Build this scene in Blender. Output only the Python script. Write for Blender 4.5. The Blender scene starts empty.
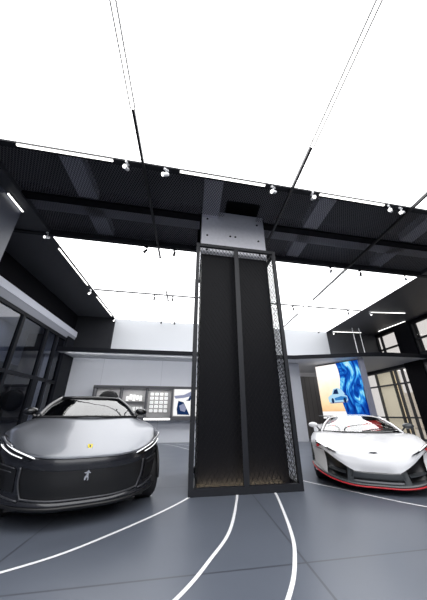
import bpy, bmesh, math, random
from mathutils import Vector, Matrix
random.seed(4)
sc = bpy.context.scene
COL = sc.collection
# ------------------------------------------------------------------ plan axes
# the hall's long lines run along D1, its cross lines along D2 (plan a few degrees off square)
D1 = Vector((-.0893, .996)); D2 = Vector((.9825, .186))
def R(u, w, z=0.0):
    return Vector((D2.x*u + D1.x*w, D2.y*u + D1.y*w, z))
A1 = math.atan2(-D1.x, D1.y)      # heading of D1 (about +z from +y)
A2 = math.atan2(D2.y, D2.x)       # heading of D2 from +x

# ------------------------------------------------------------------ materials
class NT:
    def __init__(s, m):
        m.use_nodes = True; s.t = m.node_tree; s.t.nodes.clear()
        s.out = s.n('ShaderNodeOutputMaterial')
    def n(s, typ, **kw):
        nd = s.t.nodes.new(typ)
        for k, v in kw.items():
            if k.startswith('_'): setattr(nd, k[1:], v)
            else:
                nd.inputs[k.replace('__', ' ')].default_value = v
        return nd
    def l(s, a, ao, b, bi):
        s.t.links.new(a.outputs[ao], b.inputs[bi])
def c4(c): return (c[0], c[1], c[2], 1.0)
def mat(name, col, rough=.5, metal=0., coat=0., spec=.5, emit=None, estr=0., noise=0., nscale=8.):
    m = bpy.data.materials.new(name); t = NT(m)
    b = t.n('ShaderNodeBsdfPrincipled')
    b.inputs['Base Color'].default_value = c4(col); b.inputs['Roughness'].default_value = rough
    b.inputs['Metallic'].default_value = metal; b.inputs['Coat Weight'].default_value = coat
    b.inputs['Coat Roughness'].default_value = .05
    b.inputs['Specular IOR Level'].default_value = spec
    if emit: b.inputs['Emission Color'].default_value = c4(emit); b.inputs['Emission Strength'].default_value = estr
    tc = t.n('ShaderNodeTexCoord'); nz = t.n('ShaderNodeTexNoise'); nz.inputs['Scale'].default_value = nscale
    nz.inputs['Detail'].default_value = 3
    t.l(tc, 'Object', nz, 'Vector')
    mr = t.n('ShaderNodeMapRange'); k = max(noise, .03)
    mr.inputs['To Min'].default_value = max(.02, rough*(1-k)); mr.inputs['To Max'].default_value = min(1, rough*(1+k))
    t.l(nz, 'Fac', mr, 'Value'); t.l(mr, 'Result', b, 'Roughness')
    if noise:
        mx = t.n('ShaderNodeMix', _data_type='RGBA')
        mx.inputs[6].default_value = c4([x*(1-noise) for x in col]); mx.inputs[7].default_value = c4([min(1, x*(1+noise)) for x in col])
        t.l(nz, 'Fac', mx, 0); t.l(mx, 2, b, 'Base Color')
    t.l(b, 'BSDF', t.out, 'Surface')
    return m
def emitter(name, col, s):
    m = bpy.data.materials.new(name); t = NT(m)
    e = t.n('ShaderNodeEmission'); e.inputs['Color'].default_value = c4(col); e.inputs['Strength'].default_value = s
    t.l(e, 'Emission', t.out, 'Surface'); return m
def glass(name, tint, refl=.1, rough=.02, edge=.9):
    m = bpy.data.materials.new(name); t = NT(m)
    tr = t.n('ShaderNodeBsdfTransparent'); tr.inputs['Color'].default_value = c4(tint)
    gl = t.n('ShaderNodeBsdfGlossy'); gl.inputs['Roughness'].default_value = rough
    lw = t.n('ShaderNodeLayerWeight'); lw.inputs['Blend'].default_value = .5
    pw = t.n('ShaderNodeMath', _operation='POWER'); pw.inputs[1].default_value = 2.5
    mr = t.n('ShaderNodeMapRange'); mr.inputs['To Min'].default_value = refl; mr.inputs['To Max'].default_value = edge
    t.l(lw, 'Facing', pw, 0); t.l(pw, 0, mr, 'Value')
    mx = t.n('ShaderNodeMixShader'); t.l(mr, 'Result', mx, 'Fac'); t.l(tr, 'BSDF', mx, 1); t.l(gl, 'BSDF', mx, 2)
    t.l(mx, 'Shader', t.out, 'Surface'); return m
def joints(name, col, line, bw, bh, mort, rough, off=0., spec=.5, noise=.06, ox=0., oy=0.):
    m = bpy.data.materials.new(name); t = NT(m)
    uv = t.n('ShaderNodeUVMap'); mp = t.n('ShaderNodeMapping'); mp.inputs['Location'].default_value = (ox, oy, 0)
    t.l(uv, 'UV', mp, 'Vector')
    br = t.n('ShaderNodeTexBrick', _offset=off, _squash=1.0)
    br.inputs['Scale'].default_value = 1; br.inputs['Brick Width'].default_value = bw; br.inputs['Row Height'].default_value = bh
    br.inputs['Mortar Size'].default_value = mort; br.inputs['Mortar Smooth'].default_value = .3
    br.inputs['Color1'].default_value = c4(col); br.inputs['Color2'].default_value = c4([x*1.04 for x in col]); br.inputs['Mortar'].default_value = c4(line)
    t.l(mp, 'Vector', br, 'Vector')
    nz = t.n('ShaderNodeTexNoise'); nz.inputs['Scale'].default_value = 1.3; nz.inputs['Detail'].default_value = 6
    t.l(uv, 'UV', nz, 'Vector')
    mr = t.n('ShaderNodeMapRange'); mr.inputs['To Min'].default_value = 1-noise; mr.inputs['To Max'].default_value = 1+noise
    t.l(nz, 'Fac', mr, 'Value')
    vm = t.n('ShaderNodeVectorMath', _operation='SCALE'); t.l(br, 'Color', vm, 0); t.l(mr, 'Result', vm, 'Scale')
    b = t.n('ShaderNodeBsdfPrincipled'); b.inputs['Specular IOR Level'].default_value = spec
    t.l(vm, 'Vector', b, 'Base Color')
    r2 = t.n('ShaderNodeMapRange'); r2.inputs['To Min'].default_value = rough*.85; r2.inputs['To Max'].default_value = rough*1.15
    t.l(nz, 'Fac', r2, 'Value'); t.l(r2, 'Result', b, 'Roughness')
    t.l(b, 'BSDF', t.out, 'Surface'); return m
def mesh_alpha(name, col, pitch, thick):
    m = bpy.data.materials.new(name); t = NT(m)
    uv = t.n('ShaderNodeUVMap'); sx = t.n('ShaderNodeSeparateXYZ'); t.l(uv, 'UV', sx, 'Vector')
    fs = []
    for op in ('ADD', 'SUBTRACT'):
        a = t.n('ShaderNodeMath', _operation='MULTIPLY'); a.inputs[1].default_value = .62; t.l(sx, 'Y', a, 0)
        q = t.n('ShaderNodeMath', _operation=op); t.l(sx, 'X', q, 0); t.l(a, 0, q, 1)
        p = t.n('ShaderNodeMath', _operation='PINGPONG'); p.inputs[1].default_value = pitch/2; t.l(q, 0, p, 0)
        k = t.n('ShaderNodeMath', _operation='LESS_THAN'); k.inputs[1].default_value = thick; t.l(p, 0, k, 0); fs.append(k)
    mx = t.n('ShaderNodeMath', _operation='MAXIMUM'); t.l(fs[0], 0, mx, 0); t.l(fs[1], 0, mx, 1)
    b = t.n('ShaderNodeBsdfPrincipled'); b.inputs['Base Color'].default_value = c4(col); b.inputs['Roughness'].default_value = .5
    tr = t.n('ShaderNodeBsdfTransparent'); ms = t.n('ShaderNodeMixShader')
    t.l(mx, 0, ms, 'Fac'); t.l(tr, 'BSDF', ms, 1); t.l(b, 'BSDF', ms, 2); t.l(ms, 'Shader', t.out, 'Surface'); return m
def artwork():
    # backlit printed film: blue swirls of water
    m = bpy.data.materials.new('swirl_film'); t = NT(m)
    uv = t.n('ShaderNodeUVMap')
    mp = t.n('ShaderNodeMapping'); mp.inputs['Scale'].default_value = (1.9, .55, 1); t.l(uv, 'UV', mp, 'Vector')
    nz = t.n('ShaderNodeTexNoise'); nz.inputs['Scale'].default_value = 1.5; nz.inputs['Detail'].default_value = 7; nz.inputs['Distortion'].default_value = 1.6
    t.l(mp, 'Vector', nz, 'Vector')
    cr = t.n('ShaderNodeValToRGB'); e = cr.color_ramp.elements
    e[0].position = .36; e[0].color = (.003, .02, .20, 1); e[1].position = .72; e[1].color = (.85, .97, 1, 1)
    for p, c in ((.47, (.006, .09, .50, 1)), (.55, (.04, .36, .88, 1)), (.61, (.25, .75, .98, 1))):
        x = e.new(p); x.color = c
    t.l(nz, 'Fac', cr, 'Fac')
    em = t.n('ShaderNodeEmission'); em.inputs['Strength'].default_value = 1.0; t.l(cr, 'Color', em, 'Color')
    t.l(em, 'Emission', t.out, 'Surface'); return m
def picture_bg():
    # backlit printed film: pale sky over warm sand
    m = bpy.data.materials.new('beach_film'); t = NT(m)
    uv = t.n('ShaderNodeUVMap'); sx = t.n('ShaderNodeSeparateXYZ'); t.l(uv, 'UV', sx, 'Vector')
    nz = t.n('ShaderNodeTexNoise'); nz.inputs['Scale'].default_value = 3; t.l(uv, 'UV', nz, 'Vector')
    ad = t.n('ShaderNodeMath', _operation='MULTIPLY_ADD'); ad.inputs[1].default_value = .5; t.l(nz, 'Fac', ad, 0); t.l(sx, 'Y', ad, 2)
    mr = t.n('ShaderNodeMapRange'); mr.inputs['From Min'].default_value = 1.4; mr.inputs['From Max'].default_value = 4.0; t.l(ad, 0, mr, 'Value')
    cr = t.n('ShaderNodeValToRGB'); e = cr.color_ramp.elements
    e[0].position = .0; e[0].color = (.75, .42, .2, 1); e[1].position = .75; e[1].color = (1, .95, .92, 1)
    x = e.new(.22); x.color = (.95, .72, .42, 1); x = e.new(.5); x.color = (1, .86, .66, 1)
    t.l(mr, 'Result', cr, 'Fac')
    em = t.n('ShaderNodeEmission'); em.inputs['Strength'].default_value = 1.15; t.l(cr, 'Color', em, 'Color')
    t.l(em, 'Emission', t.out, 'Surface'); return m

M = dict(
 ceil_light=emitter('luminous_membrane', (.985, .99, 1), 3.3),
 lamp=emitter('linear_lamp', (1, .99, .96), 3.0),
 floor=joints('floor_tile', (.104, .118, .148), (.056, .063, .08), 2.75, 2.8, .012, .33, off=.0, noise=.1, ox=-1.1, oy=0.0),
 white_line=mat('white_inlay', (.9, .9, .92), .4),
 wall_white=mat('bright_wall', (.47, .485, .51), .6),
 wall_grey=joints('grey_wall_panel', (.80, .82, .88), (.58, .60, .65), 2.9, 8., .008, .55, ox=1.5, noise=.03),
 pilaster=mat('pilaster_grey', (.52, .53, .57), .55, noise=.05),
 dark=mat('charcoal_paint', (.020, .021, .025), .6, noise=.1, spec=.15),
 black=mat('black_paint', (.005, .005, .007), .7, spec=.05),
 dark_grey=mat('dark_grey_paint', (.045, .047, .055), .5, noise=.08),
 slate=mat('slate_panel', (.075, .082, .11), .45, noise=.06),
 brown=joints('brown_slats', (.055, .05, .05), (.025, .022, .022), .3, 9., .02, .5),
 soffit=mat('soffit_grey', (.62, .63, .66), .6),
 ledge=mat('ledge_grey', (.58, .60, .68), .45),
 ledge_low=mat('ledge_lower', (.26, .27, .31), .5),  # shade of the ledge's underside put into a darker grey
 frame=mat('window_frame', (.010, .011, .015), .5, spec=.12),
 steel=mat('cage_steel', (.014, .015, .019), .45, spec=.3),
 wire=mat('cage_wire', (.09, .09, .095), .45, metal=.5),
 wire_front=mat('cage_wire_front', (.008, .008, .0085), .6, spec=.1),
 panel=mat('column_panel', (.0065, .0068, .0095), .4, spec=.12),
 concrete=mat('column_board', (.68, .68, .73), .6, noise=.12, nscale=14.),
 rib=mat('rib_grey', (.50, .50, .58), .5),
 pipe=mat('pipe_grey', (.20, .20, .24), .45),
 ceil_mesh=mesh_alpha('ceiling_mesh', (.105, .105, .12), .06, .007),
 seam=mat('seam_grey', (.8, .78, .74), .5), seam_dark=mat('seam_dark', (.04, .04, .045), .5),
 spot_white=mat('spot_white', (.85, .85, .86), .35),
 spot_black=mat('spot_black', (.012, .012, .014), .35),
 glass_dark=glass('dark_glazing', (.45, .48, .56), .05, edge=.4),
 glass_clear=glass('clear_glazing', (.93, .94, .95), .05, edge=.5),
 room_dark=mat('back_room_dark', (.03, .032, .04), .6),
 room_ceil=mat('back_room_upper', (.42, .45, .53), .6, noise=.15, nscale=.6),
 room_beige=mat('back_room_beige', (.62, .50, .42), .6),
 cream=mat('cream_blind', (.72, .64, .48), .7, emit=(1, .88, .66), estr=.42),  # the blind's own glow stands in for daylight shining through it
 facade=mat('pale_facade', (.75, .70, .62), .7),
 screen_frame=mat('screen_frame', (.02, .02, .024), .4),
 grey_edge=mat('screen_side', (.25, .26, .33), .4),
 art=artwork(), beach=picture_bg(),
 art_blue=emitter('film_blue', (.05, .25, .62), .9), art_light=emitter('film_light_blue', (.45, .74, .95), 1.), art_dark=emitter('film_navy', (.01, .03, .10), 1.), art_white=emitter('film_white', (1, 1, 1), 1.0), art_grey=emitter('film_grey', (.35, .38, .55), .8),
 niche=mat('niche_back', (.50, .49, .49), .5), niche_frame=mat('niche_frame', (.10, .10, .11), .5),
 tile_lit=mat('white_sample', (.92, .92, .90), .4, emit=(1, 1, 1), estr=.35), rubber=mat('tyre_rubber', (.012, .012, .013), .7),
 rim=mat('alloy_rim', (.08, .08, .09), .3, metal=.9), silver=mat('silver_alloy', (.6, .6, .62), .3, metal=.9),
 paint_silver=mat('silver_paint', (.165, .175, .20), .36, metal=.75, coat=.5),
 paint_dark=mat('graphite_paint', (.016, .017, .022), .25, metal=.2, coat=.5),
 gloss_black=mat('gloss_black', (.006, .006, .007), .16, coat=.6),
 satin_black=mat('satin_black', (.008, .008, .009), .42),
 trim_grey=mat('graphite_trim', (.07, .072, .08), .35, metal=.4),
 carbon=mat('carbon_grey', (.045, .05, .055), .3, coat=.4),
 paint_white=mat('white_paint', (.84, .84, .86), .25, coat=.6),
 red=mat('red_accent', (.55, .02, .03), .35), red_seat=mat('red_leather', (.75, .03, .025), .5),
 drl=emitter('running_light', (.95, .97, 1), 1.6),
 lens=glass('lamp_lens', (.35, .38, .42), .08),
 chrome=mat('chrome', (.7, .7, .72), .15, metal=1.),
 yellow=mat('yellow_enamel', (.75, .62, .03), .4),
 screen_glass=glass('windscreen', (.45, .47, .5), .17, edge=.45), screen_clear=glass('windscreen_clear', (.88, .89, .9), .16, edge=.9),
 leather=mat('black_leather', (.012, .012, .014), .5),
)

# ------------------------------------------------------------------ geometry helpers
def basis(p):
    """location and rotation (about z) of the thing that p belongs to"""
    while p.parent: p = p.parent
    return p.location.copy(), p.rotation_euler.z
class MB:
    def __init__(s): s.v = []; s.f = []; s.uv = []
    def add(s, vs, fs, uvs=None):
        o = len(s.v); s.v += [Vector(v) for v in vs]; s.f += [tuple(i+o for i in f) for f in fs]
        s.uv += uvs if uvs else [(v[0], v[1]) for v in vs]
        return s
    def hexa(s, b, t):
        return s.add(b+t, [(3, 2, 1, 0), (4, 5, 6, 7)] + [(i, (i+1) % 4, (i+1) % 4+4, i+4) for i in range(4)])
    def box(s, u0, u1, w0, w1, z0, z1):                       # a block along the hall's axes
        q = [(u0, w0), (u1, w0), (u1, w1), (u0, w1)]
        s.hexa([R(u, w, z0) for u, w in q], [R(u, w, z1) for u, w in q])
        s.uv[-8:] = [(u, w) for u, w in q]*2; return s
    def boxuz(s, *a):
        s.box(*a); u0, u1, w0, w1, z0, z1 = a
        s.uv[-8:] = [(u, z0) for u in (u0, u1, u1, u0)] + [(u, z1) for u in (u0, u1, u1, u0)]; return s
    def lbox(s, x0, x1, y0, y1, z0, z1):                      # a block in local axes
        q = [(x0, y0), (x1, y0), (x1, y1), (x0, y1)]
        return s.hexa([Vector((x, y, z0)) for x, y in q], [Vector((x, y, z1)) for x, y in q])
    def bar(s, p, q, a, b=None, up=(0, 0, 1)):
        p = Vector(p); q = Vector(q); b = b or a; d = (q-p).normalized(); n = Vector(up)
        if abs(d.dot(n)) > .97: n = Vector((0, 1, 0))
        x = d.cross(n).normalized(); y = x.cross(d).normalized()
        c = [x*(-a/2)+y*(-b/2), x*(a/2)+y*(-b/2), x*(a/2)+y*(b/2), x*(-a/2)+y*(b/2)]
        return s.hexa([p+k for k in c], [q+k for k in c])
    def tube(s, pts, r, n=8, cap=True):
        pts = [Vector(p) for p in pts]; m = len(pts); rr = r if isinstance(r, (list, tuple)) else [r]*m
        rings = []; x = None
        for i, p in enumerate(pts):
            d = (pts[min(i+1, m-1)]-pts[max(i-1, 0)]).normalized()
            if x is None:
                x = d.orthogonal().normalized()
            x = (x - d*x.dot(d)).normalized(); y = d.cross(x)
            rings.append([p+(x*math.cos(2*math.pi*k/n)+y*math.sin(2*math.pi*k/n))*rr[i] for k in range(n)])
        vs = [v for g in rings for v in g]
        fs = [(i*n+k, i*n+(k+1) % n, (i+1)*n+(k+1) % n, (i+1)*n+k) for i in range(m-1) for k in range(n)]
        if cap: fs += [tuple(range(n-1, -1, -1)), tuple((m-1)*n+k for k in range(n))]
        return s.add(vs, fs)
    def grid(s, g, flip=False, keep=None, closed=False):
        nr = len(g); nc = len(g[0]); vs = [v for r in g for v in r]; fs = []
        for i in range(nr-1):
            for j in range(nc-1):
                f = (i*nc+j, i*nc+j+1, (i+1)*nc+j+1, (i+1)*nc+j)
                if keep:
                    c = sum((Vector(vs[k]) for k in f), Vector())/4
                    if not keep(c): continue
                fs.append(tuple(reversed(f)) if flip else f)
        return s.add(vs, fs, [(j/(nc-1), i/(nr-1)) for i in range(nr) for j in range(nc)])
    def lathe(s, prof, n=28, axis='x', c=(0, 0, 0)):          # prof: (along axis, radius)
        c = Vector(c); vs = []
        for a, r in prof:
            for k in range(n):
                t = 2*math.pi*k/n; p, q = r*math.cos(t), r*math.sin(t)
                vs.append(c+Vector({'x': (a, p, q), 'y': (p, a, q), 'z': (p, q, a)}[axis]))
        m = len(prof)
        fs = [(i*n+k, i*n+(k+1) % n, (i+1)*n+(k+1) % n, (i+1)*n+k) for i in range(m-1) for k in range(n)]
        fs += [tuple(range(n-1, -1, -1)), tuple((m-1)*n+k for k in range(n))]
        return s.add(vs, fs)
    def prism(s, poly, f0, f1):                               # poly of 2-D points, f0/f1 map them to 3-D
        n = len(poly); return s.add([f0(*p) for p in poly]+[f1(*p) for p in poly],
            [tuple(range(n-1, -1, -1)), tuple(range(n, 2*n))]+[(i, (i+1) % n, (i+1) % n+n, i+n) for i in range(n)])
    def build(s, name, material, parent=None, local=False, smooth=False, bevel=0., thick=0., sub=0):
        """local=True: coordinates are already in the thing's own frame"""
        vs = s.v
        loc = Vector((0, 0, 0))
        if parent is not None:
            if not local:
                l, a = basis(parent); rm = Matrix.Rotation(-a, 3, 'Z'); vs = [rm @ (v-l) for v in vs]
        elif not local:
            xs = [v.x for v in vs]; ys = [v.y for v in vs]; zs = [v.z for v in vs]
            loc = Vector(((min(xs)+max(xs))/2, (min(ys)+max(ys))/2, min(zs))); vs = [v-loc for v in vs]
        me = bpy.data.meshes.new(name); me.from_pydata([tuple(v) for v in vs], [], s.f); me.update()
        ul = me.uv_layers.new(name='UVMap')
        for lp in me.loops: ul.data[lp.index].uv = s.uv[lp.vertex_index]
        bm = bmesh.new(); bm.from_mesh(me); bmesh.ops.recalc_face_normals(bm, faces=bm.faces); bm.to_mesh(me); bm.free()
        me.materials.append(material)
        if smooth:
            for p in me.polygons: p.use_smooth = True
        o = bpy.data.objects.new(name, me); COL.objects.link(o); o.location = loc
        if parent is not None: o.parent = parent
        if thick:
            k = o.modifiers.new('thickness', 'SOLIDIFY'); k.thickness = thick; k.offset = -1
        if bevel:
            k = o.modifiers.new('edge', 'BEVEL'); k.width = bevel; k.segments = 2; k.limit_method = 'ANGLE'
        if sub:
            k = o.modifiers.new('smooth', 'SUBSURF'); k.levels = sub; k.render_levels = sub
        return o
def tag(o, label, cat, group=None):
    o['label'] = label; o['category'] = cat
    if group: o['group'] = group
    return o
def thing(name, label, cat, loc=(0, 0, 0), rz=0., group=None):
    o = bpy.data.objects.new(name, None); COL.objects.link(o); o.location = loc; o.rotation_euler = (0, 0, rz); o.empty_display_size = .1
    return tag(o, label, cat, group)
def struct(o): o['kind'] = 'structure'; return o
def copy_tree(o, parent=None):
    c = o.copy(); COL.objects.link(c)
    if parent is not None: c.parent = parent
    for ch in list(o.children): copy_tree(ch, c)
    return c
def cr1(P, t):
    """Catmull-Rom through points P, t in 0..len-1"""
    n = len(P); i = min(int(t), n-2); f = t-i
    p1 = Vector(P[i]); p2 = Vector(P[i+1])
    p0 = Vector(P[i-1]) if i > 0 else p1*2-p2
    p3 = Vector(P[i+2]) if i+2 < n else p2*2-p1
    return .5*((2*p1)+(p2-p0)*f+(2*p0-5*p1+4*p2-p3)*f*f+(3*p1-p0-3*p2+p3)*f*f*f)
def curve(P, k=6):
    return [cr1(P, i/k) for i in range((len(P)-1)*k+1)]
def net_eval(net, u, v):                                     # u along a row, v across the rows
    return cr1([cr1(r, u) for r in net], v)
def surf(net, ku=5, kv=4, u0=0., u1=None, v0=0., v1=None):
    u1 = len(net[0])-1 if u1 is None else u1; v1 = len(net)-1 if v1 is None else v1
    nu = max(1, round((u1-u0)*ku)); nv = max(1, round((v1-v0)*kv))
    return [[net_eval(net, u0+(u1-u0)*j/nu, v0+(v1-v0)*i/nv) for j in range(nu+1)] for i in range(nv+1)]
def mir(g): return [[Vector((-v.x, v.y, v.z)) for v in r] for r in g]
def sym(net_grid): return [[Vector((-v.x, v.y, v.z)) for v in reversed(r[1:])]+list(r) for r in net_grid]   # one grid across the centre line

# ================================================================== SETTING
CZ = 5.9
UL, UR, WB = -6.0, 12.0, 13.6
struct(MB().box(-9, 12.3, -11, 17, -.2, 0).build('floor', M['floor']))
# luminous ceilings, bulkhead between them
def lum(name, u0, u1, w0, w1):
    return struct(MB().box(u0, u1, w0, w1, CZ, CZ+.12).build(name, M['ceil_light']))
lum('ceiling_front', -4.15, 8.4, -11, 3.72); lum('ceiling_rear', -4.15, 8.4, 6.46, 13.42)
struct(MB().box(UL-.2, -4.15, -11, 13.6, CZ, CZ+.15).build('ceiling_left_border', M['dark_grey']))
struct(MB().box(8.4, UR+.2, -11, 16.2, CZ, CZ+.15).build('ceiling_right_border', M['dark_grey']))
struct(MB().box(UL, UR, 3.6, 6.6, 7.0, 7.1).build('ceiling_trench', M['dark']))
b = MB(); b.box(UL, UR, 3.66, 3.78, 5.86, 7.05); b.box(UL, UR, 6.40, 6.52, 5.86, 7.05)
struct(b.build('trim_1', M['dark']))
b = MB(); b.box(UL, .05, 3.72, 6.46, 6.02, 6.025); b.box(2.0, UR, 3.72, 6.46, 6.02, 6.025); b.box(.05, .74, 3.72, 5.0, 6.02, 6.025); b.box(1.62, 2.0, 3.72, 5.0, 6.02, 6.025); b.box(.74, 1.62, 3.72, 4.42, 6.02, 6.025)
struct(b.build('ceiling_mesh', M['ceil_mesh']))
# seams of the luminous membrane
b = MB(); b.box(-4.1, 8.35, 9.85, 9.91, 5.853, CZ-.003)
for u in (-3.2, 3.4, 6.8): b.box(u-.02, u+.02, 9.84, 9.92, 5.84, 5.853)
tag(b.build('cross_track', M['seam_dark']), 'dark cross track at the seam of the rear luminous ceiling', 'track')
# beams behind the mesh
for k, u in enumerate((-2.9, .16, 3.06, 6.3, 9.4)):
    b = MB(); b.box(u, u+.44, 3.78, 6.40, 6.06, 6.3); struct(b.build('beam_%d' % (k+1), M['rib']))
for k, (a, c) in enumerate(((UL, .1), (1.9, UR))):
    struct(MB().box(a, c, 5.02, 5.22, 5.96, 6.30).build('beam_%d' % (k+6), M['black']))
    struct(MB().box(a, c, 5.26, 5.66, 6.06, 6.28).build('beam_%d' % (k+8), M['pipe']))
# walls
struct(MB().boxuz(-7.2, 8.4, 13.42, 13.6, 3.9, 7.0).build('wall_back_upper', M['wall_white']))
b = MB(); b.box(UL, -4.15, 13.30, 13.42, 3.9, 5.9); struct(b.build('wall_back_left_section', M['dark']))
b = MB(); b.box(8.4, 12.1, 13.5, 13.62, 3.9, 5.9); struct(b.build('wall_back_right_section', M['dark_grey']))
struct(MB().boxuz(-7.2, 6.0, 13.6, 13.8, 0, 3.9).build('wall_back_lower', M['wall_grey']))
struct(MB().box(5.2, 5.95, 12.88, 13.6, 0, 3.76).build('pilaster', M['pilaster']))
struct(MB().boxuz(5.95, 8.6, 14.4, 14.6, 0, 3.3).build('wall_alcove', M['brown']))
struct(MB().boxuz(5.95, 12.2, 16.4, 16.6, 0, 3.9).build('wall_alcove_back', M['pilaster']))
b = MB(); b.box(UL-.2, UL, 8.5, 13.6, 5.0, 5.9); b.box(UL-.2, UL, -11, 8.5, 4.98, 5.9); struct(b.build('wall_left_upper', M['black']))
struct(MB().box(-6.2, -4.45, -11, 5.62, 0, 5.9).build('wall_left_pier', M['slate']))
struct(MB().box(-9, 12.3, -11.2, -11, 0, 6.0).build('wall_rear', M['soffit']))
struct(MB().box(UR, UR+.2, -11, 1.5, 0, 5.9).build('wall_right_near', M['dark']))
# canopy (mezzanine edge)
edge = [(-6.0, 12.17), (-2, 12.1), (2, 12.0), (4.9, 11.95), (5.8, 11.70), (7.0, 11.28), (8.2, 10.78), (9.3, 10.47), (10.4, 10.40), (12.0, 10.45)]
ed = curve([(u, w, 0) for u, w in edge], 4)
poly = [(p.x, p.y) for p in ed] + [(12.0, 16.0), (6.0, 16.0), (6.0, 13.6), (-6.0, 13.6)]
struct(MB().prism(poly, lambda u, w: R(u, w, 3.78), lambda u, w: R(u, w, 3.95)).build('canopy', M['soffit']))
b = MB(); g = [[R(p.x, p.y, z)+Vector((0, -.02, 0)) for p in ed] for z in (3.775, 3.97)]
struct(b.grid(g).build('canopy_fascia', M['frame'], thick=.03))
# left wall: light ledge and glazing in front of a back room
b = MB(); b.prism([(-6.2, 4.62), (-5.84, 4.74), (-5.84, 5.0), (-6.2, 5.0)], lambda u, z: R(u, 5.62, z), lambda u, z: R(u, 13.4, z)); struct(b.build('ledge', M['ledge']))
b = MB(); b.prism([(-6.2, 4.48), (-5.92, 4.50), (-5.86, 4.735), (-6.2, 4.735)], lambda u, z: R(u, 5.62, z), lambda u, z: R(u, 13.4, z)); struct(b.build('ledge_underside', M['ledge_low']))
ws = [5.7, 7.4, 9.32, 10.95, 11.8, 12.55]
for k in range(len(ws)-1):
    a, c = ws[k], ws[k+1]
    win = struct(bpy.data.objects.new('window_%d' % (k+1), None)); COL.objects.link(win); win.location = R(-6, a, 0)
    f = MB(); f.box(-6.05, -5.93, a-.05, a+.09, 0, 4.5); f.box(-6.05, -5.93, a, c, 4.38, 4.5); f.box(-6.05, -5.94, a, c, 2.42, 2.54); f.box(-6.05, -5.94, a, c, 0, .15)
    f.build('window_frame', M['frame'], win)
    MB().box(-6.0, -5.99, a+.09, c, .15, 4.4).build('window_pane', M['glass_dark'], win)
struct(MB().box(-6.25, -5.88, 12.55, 13.6, 0, 4.6).build('wall_left_end', M['frame']))
struct(MB().box(-6.04, -5.92, 10.98, 11.22, 0, 2.42).build('door_1', M['frame']))
struct(MB().box(-8.6, -8.4, 4, 14, 0, 3.35).build('wall_back_room_lower', M['room_dark']))
struct(MB().box(-8.6, -8.4, 4, 14, 3.35, 5.6).build('wall_back_room_upper', M['room_ceil']))
struct(MB().box(-8.39, -8.3, 7.2, 10.2, 2.3, 3.7).build('wall_back_room_panel', M['room_beige']))
struct(MB().box(-8.5, -6.2, 4, 14, 5.0, 5.1).build('ceiling_back_room', M['room_ceil']))
struct(MB().box(-8.6, -6.2, 13.9, 14, 0, 5.0).build('wall_back_room_end', M['room_dark']))
# right wall: pillars, upper and lower windows
piers = [(1.5, 3.2), (5.1, 6.6), (8.35, 9.1), (10.85, 12.05)]
for k, (a, c) in enumerate(((1.5, 3.2), (5.6, 7.1), (10.75, 11.85))):
    struct(MB().box(11.85, 12.4, a, c, 0, 5.9).build('pillar_%d' % (k+1), M['black']))
b = MB(); b.box(11.95, 12.2, 1.5, 13.6, 5.72, 5.95); struct(b.build('wall_right_lintel', M['black']))
struct(MB().box(11.95, 12.2, 1.5, 16.4, 3.62, 4.1).build('wall_right_spandrel', M['dark']))
def right_window(n, a, c, z0, z1, mull, trans, cream=()):
    win = struct(bpy.data.objects.new('window_%d' % n, None)); COL.objects.link(win); win.location = R(12, a, z0)
    f = MB(); f.box(11.95, 12.1, a, c, z0, z0+.07); f.box(11.95, 12.1, a, c, z1-.07, z1)
    for m in [a+.035]+list(mull)+[c-.035]: f.box(11.94, 12.1, m-.032, m+.032, z0, z1)
    for z in trans: f.box(11.94, 12.1, a, c, z-.04, z+.04)
    f.build('window_frame', M['frame'] if z0 > 1 else M['trim_grey'], win)
    MB().box(12.02, 12.03, a+.03, c-.03, z0+.05, z1-.05).build('window_pane', M['glass_clear'], win)
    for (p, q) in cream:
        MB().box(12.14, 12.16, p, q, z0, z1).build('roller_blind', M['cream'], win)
right_window(7, 11.85, 13.5, 4.1, 5.8, (13.1,), (4.86,))
right_window(8, 7.1, 10.75, 4.1, 5.8, (), (4.86,))
right_window(9, 3.2, 5.6, 4.1, 5.8, (), (4.86,))
right_window(10, 11.85, 15.75, 0, 3.62, (12.3, 12.8, 13.1, 14.45), (1.05, 2.80), ((13.0, 14.5), (12.75, 13.1)))
right_window(11, 7.1, 10.75, 0, 3.62, (8.9,), (1.05, 2.85))
struct(MB().box(12.0, 12.2, 15.75, 17, 0, 3.9).build('wall_right_end', M['pilaster']))
struct(MB().box(12.0, 12.4, 14.6, 16.4, 0, .02).build('trim_4', M['dark']))
# outside, beyond the right windows
o = thing('building', 'pale building outside the right-hand windows', 'building', R(22, 12, 0), A1)
MB().box(22, 26, 4, 24, 0, 3.2).build('wall', M['facade'], o)
for w in (6, 9, 12, 15, 18, 21): MB().box(21.9, 22.02, w, w+.9, 1.0, 2.4).build('window', M['glass_dark'], o)
struct(MB().box(12.4, 30, -5, 30, -.25, -.05).build('ground', M['facade']))

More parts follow.
